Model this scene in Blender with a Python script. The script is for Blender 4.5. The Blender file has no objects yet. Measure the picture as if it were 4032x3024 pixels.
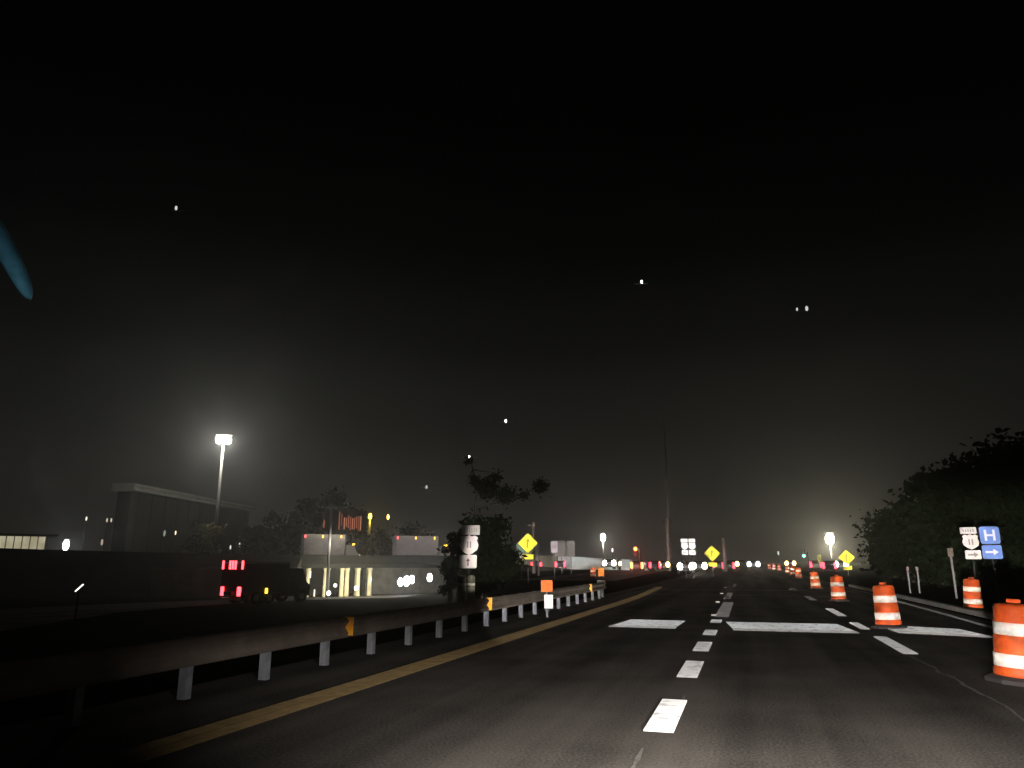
import bpy, bmesh, math, random
from mathutils import Vector, Matrix
random.seed(7)
S = bpy.context.scene
C = S.collection
R = math.radians

# ---------------------------------------------------------------- camera
CH = 1.5
YAW, PITCH, FPX = R(17.15), R(13.62), 2910.0      # photograph pixels are 4032 x 3024
cam = bpy.data.cameras.new('camera')
cam.sensor_width = 36.0
cam.lens = FPX / 4032 * 36.0
cam.clip_start, cam.clip_end = 0.05, 6000
co = bpy.data.objects.new('camera', cam)
co.location = (0, 0, CH)
co.rotation_euler = (R(90) + PITCH, 0, YAW)
C.objects.link(co)
S.camera = co

# ---------------------------------------------------------------- world: night sky with a faint glow over the horizon
W = bpy.data.worlds.new('World')
S.world = W
W.use_nodes = True
nt = W.node_tree
nt.nodes.clear()
out = nt.nodes.new('ShaderNodeOutputWorld')
bg = nt.nodes.new('ShaderNodeBackground')
tc = nt.nodes.new('ShaderNodeTexCoord')
sx = nt.nodes.new('ShaderNodeSeparateXYZ')
rp = nt.nodes.new('ShaderNodeValToRGB')
nt.links.new(tc.outputs['Generated'], sx.inputs[0])
nt.links.new(sx.outputs['Z'], rp.inputs[0])
nt.links.new(rp.outputs[0], bg.inputs[0])
nt.links.new(bg.outputs[0], out.inputs[0])
bg.inputs[1].default_value = 1.0
cr = rp.color_ramp
cr.interpolation = 'EASE'
stops = [(0.0, (.0150, .0140, .0118)), (.10, (.0112, .0108, .0095)), (.20, (.0062, .0062, .0056)),
         (.30, (.0026, .0027, .0026)), (.42, (.0007, .0008, .0008)), (.56, (.0002, .00025, .00025))]
cr.elements[0].position, cr.elements[0].color = stops[0][0], (*stops[0][1], 1)
cr.elements[1].position, cr.elements[1].color = stops[-1][0], (*stops[-1][1], 1)
for p, c in stops[1:-1]:
    e = cr.elements.new(p)
    e.color = (*c, 1)

S.view_settings.view_transform = 'Standard'
S.view_settings.look = 'None'
S.view_settings.exposure = 0
S.view_settings.gamma = 1
try:
    S.cycles.volume_bounces = 0
    S.cycles.max_bounces = 4
    S.cycles.use_denoising = True
    S.cycles.sample_clamp_indirect = 4
except Exception:
    pass

# ---------------------------------------------------------------- pixel -> world helpers (real distances, in metres)
FW = Vector((-math.sin(YAW) * math.cos(PITCH), math.cos(YAW) * math.cos(PITCH), math.sin(PITCH)))
RT = Vector((math.cos(YAW), math.sin(YAW), 0))
UP = RT.cross(FW)
HF = Vector((-math.sin(YAW), math.cos(YAW), 0))


def ray(px, py):
    return FW + RT * ((px - 2016) / FPX) + UP * ((1512 - py) / FPX)


def at(px, py, d):
    """point seen at pixel px,py whose horizontal distance along the view direction is d"""
    r = ray(px, py)
    t = d / r.dot(HF)
    return Vector((0, 0, CH)) + r * t


def gnd(px, py, z=0.0):
    r = ray(px, py)
    t = (z - CH) / r.z
    return Vector((0, 0, CH)) + r * t


# ---------------------------------------------------------------- lights of the own car, and an added beam
def light(name, kind, loc, energy, color, **kw):
    l = bpy.data.lights.new(name, kind)
    l.energy = energy
    l.color = color
    for k, v in kw.items():
        setattr(l, k, v)
    o = bpy.data.objects.new(name, l)
    o.location = loc
    C.objects.link(o)
    return o


def aim(o, target):
    o.rotation_euler = (Vector(target) - o.location).to_track_quat('-Z', 'Y').to_euler()


def cutoff(o, lo_, hi_):
    """headlamp cut-off: the beam fades out between two upward slopes of its own axis"""
    l = o.data
    l.use_nodes = True
    n = l.node_tree
    for q in list(n.nodes):
        n.nodes.remove(q)
    out_ = n.nodes.new('ShaderNodeOutputLight'); em = n.nodes.new('ShaderNodeEmission')
    t_ = n.nodes.new('ShaderNodeTexCoord'); s_ = n.nodes.new('ShaderNodeSeparateXYZ')
    ab = n.nodes.new('ShaderNodeMath'); ab.operation = 'ABSOLUTE'
    dv = n.nodes.new('ShaderNodeMath'); dv.operation = 'DIVIDE'
    mr = n.nodes.new('ShaderNodeMapRange'); mr.interpolation_type = 'SMOOTHSTEP'
    mr.inputs['From Min'].default_value = lo_; mr.inputs['From Max'].default_value = hi_
    mr.inputs['To Min'].default_value = 1.0; mr.inputs['To Max'].default_value = 0.0
    n.links.new(t_.outputs['Normal'], s_.inputs[0]); n.links.new(s_.outputs['Z'], ab.inputs[0])
    n.links.new(s_.outputs['Y'], dv.inputs[0]); n.links.new(ab.outputs[0], dv.inputs[1])
    n.links.new(dv.outputs[0], mr.inputs['Value']); n.links.new(mr.outputs[0], em.inputs['Strength'])
    n.links.new(em.outputs[0], out_.inputs[0])


for xx in (0.05, 1.25):
    o = light('own_low_beam', 'SPOT', (xx, 1.9, 0.85), 4700, (1.0, .92, .84), spot_size=R(116), spot_blend=1.0, shadow_soft_size=.08)
    aim(o, (xx + .3, 9.5, -.1))
    cutoff(o, .02, .115)
# added even beam, a flat fan above the road, standing in for retroreflection
o = light('retro_fill_beam', 'SPOT', (0.6, 1.9, 0.88), 62, (1.0, .95, .88), spot_size=R(44), spot_blend=.12, shadow_soft_size=.06)
aim(o, (0.6 - .034 * 50, 51.9, 0.88 + .55))
ld = o.data
ld.use_nodes = True
ln = ld.node_tree
for n in list(ln.nodes):
    ln.nodes.remove(n)
lo = ln.nodes.new('ShaderNodeOutputLight')
le = ln.nodes.new('ShaderNodeEmission')
lf = ln.nodes.new('ShaderNodeLightFalloff')
ltc = ln.nodes.new('ShaderNodeTexCoord')
lsx = ln.nodes.new('ShaderNodeSeparateXYZ')
lab = ln.nodes.new('ShaderNodeMath'); lab.operation = 'DIVIDE'
lmap = ln.nodes.new('ShaderNodeMapRange')
lm2 = ln.nodes.new('ShaderNodeMath'); lm2.operation = 'MULTIPLY'
lf.inputs['Strength'].default_value = 1.0
ln.links.new(ltc.outputs['Normal'], lsx.inputs[0])
ln.links.new(lsx.outputs['Y'], lab.inputs[0])
ln.links.new(lsx.outputs['Z'], lab.inputs[1])
lab2 = ln.nodes.new('ShaderNodeMath'); lab2.operation = 'ABSOLUTE'
ln.links.new(lab.outputs[0], lab2.inputs[0])
ln.links.new(lab2.outputs[0], lmap.inputs['Value'])
lmap.interpolation_type = 'SMOOTHSTEP'
lmap.inputs['From Min'].default_value = .055
lmap.inputs['From Max'].default_value = .12
lmap.inputs['To Min'].default_value = 1.0
lmap.inputs['To Max'].default_value = 0.0
ln.links.new(lmap.outputs[0], lm2.inputs[0])
ln.links.new(lf.outputs['Constant'], lm2.inputs[1])
ln.links.new(lm2.outputs[0], le.inputs['Strength'])
ln.links.new(le.outputs[0], lo.inputs[0])
RETRO_FILL_BEAM = o


# ---------------------------------------------------------------- materials
M = {}


def mat(name, col, rough=.7, metal=0.0, noise=0.0, scale=8.0, col2=None, bump=0.0, spec=.3):
    if name in M:
        return M[name]
    m = bpy.data.materials.new(name)
    m.use_nodes = True
    n = m.node_tree
    b = n.nodes['Principled BSDF']
    b.inputs['Base Color'].default_value = (*col, 1)
    b.inputs['Roughness'].default_value = rough
    b.inputs['Metallic'].default_value = metal
    b.inputs['Specular IOR Level'].default_value = spec
    if noise or col2:
        t = n.nodes.new('ShaderNodeTexCoord')
        x = n.nodes.new('ShaderNodeTexNoise')
        x.inputs['Scale'].default_value = scale
        x.inputs['Detail'].default_value = 6
        x.inputs['Roughness'].default_value = .65
        r = n.nodes.new('ShaderNodeValToRGB')
        r.color_ramp.elements[0].position = .33
        r.color_ramp.elements[1].position = .68
        c2 = col2 or tuple(min(1, c * (1 + noise)) for c in col)
        c1 = col if col2 else tuple(c * (1 - noise) for c in col)
        r.color_ramp.elements[0].color = (*c1, 1)
        r.color_ramp.elements[1].color = (*c2, 1)
        n.links.new(t.outputs['Object'], x.inputs['Vector'])
        n.links.new(x.outputs[0], r.inputs[0])
        n.links.new(r.outputs[0], b.inputs['Base Color'])
        if bump:
            bp = n.nodes.new('ShaderNodeBump')
            bp.inputs['Strength'].default_value = bump
            bp.inputs['Distance'].default_value = .02
            n.links.new(x.outputs[0], bp.inputs['Height'])
            n.links.new(bp.outputs[0], b.inputs['Normal'])
    M[name] = m
    return m


def glow(name, col, strength):
    if name in M:
        return M[name]
    m = bpy.data.materials.new(name)
    m.use_nodes = True
    n = m.node_tree
    n.nodes.clear()
    o_ = n.nodes.new('ShaderNodeOutputMaterial')
    e = n.nodes.new('ShaderNodeEmission')
    e.inputs[0].default_value = (*col, 1)
    e.inputs[1].default_value = strength
    n.links.new(e.outputs[0], o_.inputs[0])
    m.cycles.emission_sampling = 'NONE'
    M[name] = m
    return m


# ---------------------------------------------------------------- mesh helpers
class B:
    """a small bmesh builder; build() links ONE mesh object"""
    def __init__(s):
        s.bm = bmesh.new()

    def box(s, c, size, rot=None, bevel=0.0):
        m = Matrix.Translation(Vector(c)) @ (rot.to_4x4() if rot else Matrix.Identity(4)) @ Matrix.Diagonal((*size, 1))
        r = bmesh.ops.create_cube(s.bm, size=1, matrix=m)
        if bevel:
            vs = set(r['verts'])
            es = [e for e in s.bm.edges if e.verts[0] in vs and e.verts[1] in vs]
            bmesh.ops.bevel(s.bm, geom=es, offset=bevel, segments=2, affect='EDGES', profile=.5)
        return s

    def tube(s, a, b, r1, r2=None, seg=12, caps=True):
        a, b = Vector(a), Vector(b)
        d = b - a
        m = Matrix.Translation((a + b) / 2) @ d.to_track_quat('Z', 'Y').to_matrix().to_4x4()
        bmesh.ops.create_cone(s.bm, cap_ends=caps, segments=seg, radius1=r1, radius2=r1 if r2 is None else r2, depth=d.length, matrix=m)
        return s

    def ball(s, c, r, sc=(1, 1, 1), seg=12):
        bmesh.ops.create_uvsphere(s.bm, u_segments=seg, v_segments=max(6, seg // 2), radius=r,
                                  matrix=Matrix.Translation(Vector(c)) @ Matrix.Diagonal((*sc, 1)))
        return s

    def lathe(s, prof, c=(0, 0, 0), seg=28, wob=0.0):
        rings = []
        for i, (r, z) in enumerate(prof):
            rings.append([s.bm.verts.new((c[0] + r * math.cos(2 * math.pi * k / seg), c[1] + r * math.sin(2 * math.pi * k / seg), c[2] + z)) for k in range(seg)])
        for a, b in zip(rings, rings[1:]):
            for k in range(seg):
                s.bm.faces.new((a[k], a[(k + 1) % seg], b[(k + 1) % seg], b[k]))
        if prof[0][0] > .001:
            s.bm.faces.new(list(reversed(rings[0])))
        if prof[-1][0] > .001:
            s.bm.faces.new(rings[-1])
        return s

    def prism(s, pts, axis_from, axis_to):
        """outline pts in the local x,z plane, extruded along y"""
        a = [s.bm.verts.new((x, axis_from, z)) for x, z in pts]
        b = [s.bm.verts.new((x, axis_to, z)) for x, z in pts]
        n = len(pts)
        s.bm.faces.new(a)
        s.bm.faces.new(list(reversed(b)))
        for k in range(n):
            s.bm.faces.new((a[k], b[k], b[(k + 1) % n], a[(k + 1) % n]))
        return s

    def quad(s, *p):
        s.bm.faces.new([s.bm.verts.new(Vector(q)) for q in p])
        return s

    def build(s, name, m, parent=None, smooth=False):
        bmesh.ops.recalc_face_normals(s.bm, faces=s.bm.faces[:])
        me = bpy.data.meshes.new(name)
        s.bm.to_mesh(me)
        s.bm.free()
        me.materials.append(m)
        if smooth:
            for p in me.polygons:
                p.use_smooth = True
        o_ = bpy.data.objects.new(name, me)
        C.objects.link(o_)
        if parent:
            o_.parent = parent
        return o_


def tag(o_, label=None, cat=None, group=None, kind=None):
    if label: o_['label'] = label
    if cat: o_['category'] = cat
    if group: o_['group'] = group
    if kind: o_['kind'] = kind
    return o_


def thing(name, label, cat, loc=(0, 0, 0), rz=0, group=None):
    e = bpy.data.objects.new(name, None)
    e.location = loc
    e.rotation_euler = (0, 0, rz)
    e.empty_display_size = .3
    C.objects.link(e)
    return tag(e, label, cat, group)


def dup(o_, loc, rz, label, group=None, sc=None):
    def cp(x, par):
        c = x.copy()
        C.objects.link(c)
        c.parent = par
        for ch in x.children:
            cp(ch, c)
        return c
    r = cp(o_, None)
    r.location = loc
    r.rotation_euler = (0, 0, rz)
    if sc: r.scale = sc
    r['label'] = label
    if group: r['group'] = group
    return r


def struct(name, b, m, smooth=False):
    return tag(b.build(name, m, smooth=smooth), kind='structure')


def face_cam(p, extra=0.0):
    """z rotation that turns a thing's local -y side towards the camera's road"""
    return math.atan2(p[0], -p[1]) + extra + 0 if False else math.atan2(-p[0], p[1]) + extra


# ---------------------------------------------------------------- ground and roads
def smooth01(t):
    t = max(0., min(1., t))
    return t * t * (3 - 2 * t)


def rz_(y):
    return (min(y, 160) - 55) * .0055 if y > 55 else 0.0


def H(x, y):
    low = max(-3.0, min(-0.6, -1.3 - (y - 43) * .034))
    x0 = -7.6 - max(0, y - 35) * .35
    h = -.03 + smooth01((x0 - x) / 8.0) * low
    h += smooth01((x - 9) / 30) * .6
    h += rz_(y) * (1 - smooth01((x0 - x) / 8.0))
    return h


def arange(a, b, s):
    r = []
    while a < b:
        r.append(a)
        a += s
    return r


xs = [-900, -600, -400, -300, -230, -180, -150] + arange(-130, 60, 3.0) + [60, 80, 110, 160, 260, 500, 900]
ys = [-60, -20] + arange(-8, 220, 4.0) + [240, 280, 330, 420, 600, 1000, 1600]
g = B()
grid = [[g.bm.verts.new((x, y, H(x, y))) for x in xs] for y in ys]
for j in range(len(ys) - 1):
    for i in range(len(xs) - 1):
        g.bm.faces.new((grid[j][i], grid[j][i + 1], grid[j + 1][i + 1], grid[j + 1][i]))
struct('ground', g, mat('dark_grass_soil', (.006, .006, .004), 1.0, scale=.8, col2=(.016, .014, .009), spec=0.0))

def road_mat():
    m = mat('asphalt', (.03, .028, .026), 1.0, spec=.01)
    n = m.node_tree
    b = n.nodes['Principled BSDF']
    t = n.nodes.new('ShaderNodeTexCoord')
    mp = n.nodes.new('ShaderNodeMapping')
    mp.inputs['Scale'].default_value = (1.1, .05, 1)
    x1 = n.nodes.new('ShaderNodeTexNoise'); x1.inputs['Scale'].default_value = 1.0; x1.inputs['Detail'].default_value = 3
    x2 = n.nodes.new('ShaderNodeTexNoise'); x2.inputs['Scale'].default_value = 38; x2.inputs['Detail'].default_value = 4
    x3 = n.nodes.new('ShaderNodeTexNoise'); x3.inputs['Scale'].default_value = .7; x3.inputs['Detail'].default_value = 5
    n.links.new(t.outputs['Object'], mp.inputs[0])
    n.links.new(mp.outputs[0], x1.inputs[0])
    n.links.new(t.outputs['Object'], x2.inputs[0])
    n.links.new(t.outputs['Object'], x3.inputs[0])
    a1 = n.nodes.new('ShaderNodeMath'); a1.operation = 'MULTIPLY_ADD'; a1.inputs[1].default_value = .9
    n.links.new(x2.outputs[0], a1.inputs[0]); n.links.new(x1.outputs[0], a1.inputs[2])
    a2 = n.nodes.new('ShaderNodeMath'); a2.operation = 'MULTIPLY_ADD'; a2.inputs[1].default_value = .5
    n.links.new(x3.outputs[0], a2.inputs[0]); n.links.new(a1.outputs[0], a2.inputs[2])
    r = n.nodes.new('ShaderNodeValToRGB')
    r.color_ramp.elements[0].position = .56; r.color_ramp.elements[0].color = (.036, .0345, .0325, 1)
    r.color_ramp.elements[1].position = 1.22; r.color_ramp.elements[1].color = (.118, .108, .098, 1)
    r.color_ramp.elements[1].position = .83
    a3 = n.nodes.new('ShaderNodeMath'); a3.operation = 'MULTIPLY'; a3.inputs[1].default_value = .58
    n.links.new(a2.outputs[0], a3.inputs[0]); n.links.new(a3.outputs[0], r.inputs[0])
    n.links.new(r.outputs[0], b.inputs['Base Color'])
    bp = n.nodes.new('ShaderNodeBump'); bp.inputs['Strength'].default_value = .35; bp.inputs['Distance'].default_value = .01
    n.links.new(x2.outputs[0], bp.inputs['Height']); n.links.new(bp.outputs[0], b.inputs['Normal'])
    return m




def strip(b, pts, w, z, yseg=True):
    """flat ribbon along pts"""
    P = [Vector((p[0], p[1], 0)) for p in pts]
    L = []
    for i, p in enumerate(P):
        d = (P[min(i + 1, len(P) - 1)] - P[max(i - 1, 0)]).normalized()
        n_ = Vector((-d.y, d.x, 0)) * w / 2
        zz = z + rz_(p.y)
        L.append((b.bm.verts.new((p.x + n_.x, p.y + n_.y, zz)), b.bm.verts.new((p.x - n_.x, p.y - n_.y, zz))))
    for a, c in zip(L, L[1:]):
        b.bm.faces.new((a[0], a[1], c[1], c[0]))


rd = B()
yy = arange(-8, 220, 4.0) + [240, 280, 330, 420]
strip(rd, [(-.35, y) for y in yy], 12.9, 0.0)
struct('road', rd, road_mat())
# opposing carriageway, climbing lanes beyond the end of the guardrail
rd = B()
strip(rd, [(-15 - (y - 60) * .03, y) for y in arange(64, 220, 4.0) + [240, 280, 330]], 9.0, .0)
struct('opposing_road', rd, M['asphalt'])
# cross street in the distance
rd = B()
strip(rd, [(-70, 128), (-40, 128), (0, 128.3), (30, 128), (70, 126)], 9, .006)
struct('cross_street', rd, M['asphalt'])
# lower road going down to the underpass
rd = B()
lp = []
for k in range(12):
    t = k / 11
    q = Vector((-22, 8, 0)).lerp(Vector((-50, 112, 0)), t)
    q.x -= 8 * math.sin(t * math.pi)
    lp.append(q)
L = []
for i, p in enumerate(lp):
    d = (lp[min(i + 1, 11)] - lp[max(i - 1, 0)]).normalized()
    n_ = Vector((-d.y, d.x, 0)) * 4.2
    a = p + n_; c = p - n_
    zz = max(H(a.x, a.y), H(c.x, c.y), H(p.x, p.y)) + .04
    L.append((rd.bm.verts.new((a.x, a.y, zz)), rd.bm.verts.new((c.x, c.y, zz))))
for a, c in zip(L, L[1:]):
    rd.bm.faces.new((a[0], a[1], c[1], c[0]))
struct('lower_road', rd, M['asphalt'])

# shoulder apron and kerb on the right
kb = B()
kb.box((6.45, 22, .055), (.22, 66, .15), bevel=.02)
struct('kerb', kb, mat('concrete_kerb', (.16, .155, .145), .9, noise=.25, scale=3))


# painted markings: ribs added so faces tilted to the traffic catch more headlamp light
def ribbed(b, quad, z0=.006, pitch=.04, hgt=.014):
    """quad: (near-left, near-right, far-right, far-left) in x,y; ribs run across"""
    nl, nr, fr, fl = [Vector((q[0], q[1], 0)) for q in quad]
    n_ = max(2, int(((fl - nl).length + (fr - nr).length) / 2 / pitch))
    for i in range(n_):
        t0, t1 = i / n_, (i + .86) / n_
        a, c = nl.lerp(fl, t0), nr.lerp(fr, t0)
        e, f = nl.lerp(fl, t1), nr.lerp(fr, t1)
        t2 = (i + 1) / n_
        g_, h_ = nl.lerp(fl, t2), nr.lerp(fr, t2)
        z = z0 + rz_(a.y)
        v = [b.bm.verts.new((p.x, p.y, zz)) for p, zz in ((a, z), (c, z), (f, z + hgt), (e, z + hgt), (h_, z), (g_, z))]
        b.bm.faces.new((v[0], v[1], v[2], v[3]))
        b.bm.faces.new((v[3], v[2], v[4], v[5]))


white = mat('white_road_paint', (.48, .50, .52), .8, scale=2.2, col2=(.62, .635, .65))
whitew = mat('worn_white_paint', (.48, .51, .54), .85, scale=3.0, col2=(.82, .86, .9))
for m_ in (white, whitew):
    for nd in m_.node_tree.nodes:
        if nd.type == 'VALTORGB':
            nd.color_ramp.elements[0].position = .36
            nd.color_ramp.elements[1].position = .47
            nd.color_ramp.elements[0].color = tuple(c * .62 for c in nd.color_ramp.elements[0].color[:3]) + (1,)
        if nd.type == 'TEX_NOISE':
            nd.inputs['Scale'].default_value = 5.5
            nd.inputs['Detail'].default_value = 9
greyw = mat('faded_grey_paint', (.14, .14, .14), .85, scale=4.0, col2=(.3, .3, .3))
yellow = mat('yellow_road_paint', (.20, .14, .06), .85, scale=5.0, col2=(.34, .24, .11))


def mark(name, quads, m, **k):
    b = B()
    for q in quads:
        ribbed(b, q, **k)
    return struct(name, b, m)


def rect(x0, x1, y0, y1, sk=0.0):
    return ((x0, y0), (x1, y0), (x1 + sk, y1), (x0 + sk, y1))


dots = [(7.35, 9.0), (10.8, 12.5), (14.0, 15.5), (17.1, 18.3), (20.6, 21.6)]
for i, (a, b_) in enumerate(dots):
    mark('lane_dash', [rect(-1.01, -.74, a, b_)], white)
mark('stop_line', [((-3.25, 19.0), (-1.72, 18.9), (-1.66, 20.9), (-3.1, 21.0))], whitew)
mark('stop_line', [((-.42, 18.9), (2.22, 18.9), (2.05, 20.9), (-.62, 20.9))], whitew)
mark('stop_line', [((3.05, 19.3), (4.75, 18.6), (4.6, 20.2), (3.0, 21.0))], whitew)
# bright painted borders of the stop line
mark('stop_line_edge', [((-3.3, 18.6), (-1.7, 18.5), (-1.71, 18.88), (-3.26, 18.98))], white)
mark('stop_line_edge', [((-.4, 18.45), (2.25, 18.45), (2.23, 18.88), (-.42, 18.88))], white)
mark('stop_line_edge', [((3.1, 18.85), (4.8, 18.15), (4.76, 18.58), (3.06, 19.28))], white)
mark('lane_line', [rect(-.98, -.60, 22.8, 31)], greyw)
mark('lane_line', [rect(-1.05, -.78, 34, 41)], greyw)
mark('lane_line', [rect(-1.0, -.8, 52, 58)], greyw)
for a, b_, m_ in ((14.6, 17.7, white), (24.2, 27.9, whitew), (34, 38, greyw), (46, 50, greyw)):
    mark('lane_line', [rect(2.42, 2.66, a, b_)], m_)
mark('lane_dash', [rect(2.42, 2.62, 19.6, 21.6)], white)
mark('edge_line', [((5.25, 12), (5.4, 12), (5.95, 45), (5.8, 45))], greyw)
yl = B()
yy = [-2, 3, 6, 10, 14, 18, 22, 26, 30, 34, 38, 43, 50]
xo = lambda y: -4.78 - max(0, y - 30) ** 1.6 * .006
for off in (-.112, .112):
    for y0_, y1_ in zip(yy, yy[1:]):
        ribbed(yl, ((xo(y0_) + off - .105, y0_), (xo(y0_) + off + .105, y0_), (xo(y1_) + off + .105, y1_), (xo(y1_) + off - .105, y1_)), hgt=.006)
struct('double_yellow_line', yl, yellow)


def seam(pts_fn, y0, y1, w, name='pavement_seam'):
    b = B()
    n_ = int((y1 - y0) / .18)
    pts = []
    for i in range(n_):
        y = y0 + (y1 - y0) * i / n_
        pts.append((pts_fn(y), y))
    P = pts
    L = []
    for i, (x, y) in enumerate(P):
        ww = w * random.uniform(.35, 1.25)
        L.append((b.bm.verts.new((x - ww / 2, y, .004)), b.bm.verts.new((x + ww / 2, y, .004))))
    for a, c in zip(L, L[1:]):
        b.bm.faces.new((a[0], a[1], c[1], c[0]))
    return struct(name, b, mat('pale_seam', (.07, .068, .065), .9, scale=9, col2=(.17, .165, .16)))


rn = [random.uniform(-1, 1) for _ in range(400)]
def wav(y, k, amp):
    i = y * k
    a = int(i) % 399
    f = i - int(i)
    return (rn[a] * (1 - f) + rn[a + 1] * f) * amp
seam(lambda y: 2.52 + wav(y, 1.7, .045) + wav(y + 50, 5, .015), 4, 14.5, .05)
seam(lambda y: -.93 + wav(y + 20, 1.5, .03), 2, 6.9, .05)
seam(lambda y: -.80 + wav(y + 30, 1.5, .02), 8.3, 9.6, .04)
seam(lambda y: 3.75 + wav(y + 70, 1.2, .09), 4, 12.5, .07)
tj = B()
tj.quad((-5.5, 45.0, .005), (5.5, 45.4, .005), (5.5, 46.0, .005), (-5.5, 45.6, .005))
struct('pavement_joint', tj, M['pale_seam'])
tj = B()
tj.quad((-5, 38.0, .005), (5, 38.2, .005), (5, 38.5, .005), (-5, 38.3, .005))
struct('pavement_joint', tj, M['pale_seam'])

# raised road reflectors
refl_w = mat('reflector_white', (.8, .8, .78), .4)
refl_a = mat('reflector_amber', (.85, .36, .03), .4)
plastic_dark = mat('dark_plastic', (.03, .03, .03), .6)


def road_marker(p, label):
    t = thing('road_reflector', label, 'road reflector', p, 0, 'raised reflectors along the lane line')
    B().prism([(-.09, 0), (.09, 0), (.075, .03), (-.075, .03)], -.06, .06).build('housing', plastic_dark, t)
    B().box((0, -.064, .022), (.15, .012, .036)).build('lens', refl_w, t)
    return t


rm0 = None
rmk = [(2810, 2262, 'raised white reflector nearest the left lane line gap, first beyond the grey line'),
       (2782, 2292, 'raised white reflector left of the grey lane line'),
       (2862, 2268, 'raised white reflector in the middle of the far lane'),
       (2856, 2315, 'white reflector at the far tip of the grey lane line'),
       (2842, 2338, 'white reflector beside the upper half of the grey lane line'),
       (2826, 2372, 'white reflector beside the lower half of the grey lane line'),
       (2812, 2425, 'white reflector just beyond the last square dash'),
       (2716, 2282, 'raised white reflector far left of the lane line, below the white signs'),
       (2690, 2262, 'faint reflector below the pair of bright headlights'),
       (3112, 2322, 'white reflector on the right lane line beyond the worn dash'),
       (3062, 2290, 'farthest white reflector on the right lane line')]
for px, py, lb in rmk:
    p = gnd(px, py)
    if rm0 is None:
        rm0 = road_marker(p, lb)
    else:
        dup(rm0, p, 0, lb)

# ---------------------------------------------------------------- guardrail
gr = thing('guardrail', 'long grey steel guardrail with many posts beside the yellow line', 'guardrail', (-6.1, 0, 0))
rail_m = mat('weathered_rail', (.10, .082, .068), .8, 0, scale=2.0, col2=(.17, .14, .12))
post_m = mat('galvanised_post', (.16, .17, .19), .6, .2, noise=.3, scale=5)
prof = [(.0, .36), (.035, .38), (.075, .43), (.035, .485), (.01, .52), (.035, .555), (.075, .61), (.035, .66), (0, .68)]
rb = B()
ysr = [-4 + k * 1.55 for k in range(28)]
rings = []
for i, y in enumerate(ysr):
    fl = max(0, y - 34) * -.25
    rings.append([(rb.bm.verts.new((x + fl, y, z))) for x, z in prof])
for a, c in zip(rings, rings[1:]):
    for k in range(len(prof) - 1):
        rb.bm.faces.new((a[k], a[k + 1], c[k + 1], c[k]))
ro = rb.build('rail', rail_m, gr)
sm = ro.modifiers.new('thick', 'SOLIDIFY'); sm.thickness = .006
pp = None
for k in range(26):
    y = 1.5 + k * 1.5
    if y > 38: break
    if pp is None:
        b = B()
        b.box((-.07, 0, .3), (.012, .1, .74)).box((-.12, -.045, .3), (.1, .012, .74)).box((-.12, .045, .3), (.1, .012, .74))
        b.box((-.03, 0, .52), (.06, .11, .3))
        pp = b.build('post', post_m, gr)
        pp.location = (0, y, 0)
    else:
        q = pp.copy(); C.objects.link(q); q.parent = gr
        q.location = (max(0, y - 34) * -.25, y, 0)
for y in (10.9, 17.7, 30.2, 36.6):
    b = B().box((0, 0, .52), (.02, .05, .1)).box((0.0, -.03, .60), (.17, .014, .28), bevel=.005)
    q = b.build('reflector', refl_a, gr)
    q.location = (.06 + max(0, y - 34) * -.25, y, -.06)

# orange and white marker panel on a post behind the rail
def post_with_panels(px, py_top, d, label):
    p = at(px, 2217, d); p.z = H(p.x, p.y)
    t = thing('marker_post', label, 'marker post', p, 0)
    top = at(px, py_top, d).z - p.z
    B().tube((0, .03, 0), (0, .03, top), .03).build('post', post_m, t)
    B().box((0, 0, top - .17), (.34, .02, .33), bevel=.006).build('orange_panel', mat('orange_sheet', (.75, .16, .03), .6, noise=.15), t)
    B().box((.05, 0, top - .60), (.26, .02, .38), bevel=.006).build('white_panel', mat('white_sheet', (.78, .76, .73), .6, noise=.08), t)
post_with_panels(2152, 2283, 22, 'orange square panel over a white panel on a post behind the guardrail')

# ---------------------------------------------------------------- construction drums
orange = mat('drum_orange', (.50, .068, .010), .55, noise=.35, scale=5)
band_w = mat('drum_white_band', (.72, .68, .64), .5, noise=.22, scale=7)
rubber = mat('black_rubber', (.025, .022, .022), .8)


def drum():
    t = thing('traffic_drum', 'x', 'traffic drum', (0, 0, 0), 0, 'orange and white drums along the lane closure')
    B().lathe([(.285, .03), (.288, .16), (.272, .19), (.272, .36), (.262, .38), (.262, .56), (.25, .58), (.25, .75), (.235, .78), (.235, .93), (.21, .97), (.12, .985)], seg=32).build('barrel', orange, t, True)
    for r, z0, z1 in ((.2745, .20, .36), (.2525, .59, .745)):
        B().lathe([(r, z0), (r, z1)], seg=32).build('white_band', band_w, t, True)
    B().box((0, 0, 1.02), (.16, .03, .05), bevel=.012).build('handle', orange, t)
    B().lathe([(.40, 0), (.40, .05), (.31, .09), (.30, .09)], seg=8).build('base', rubber, t)
    return t


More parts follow.
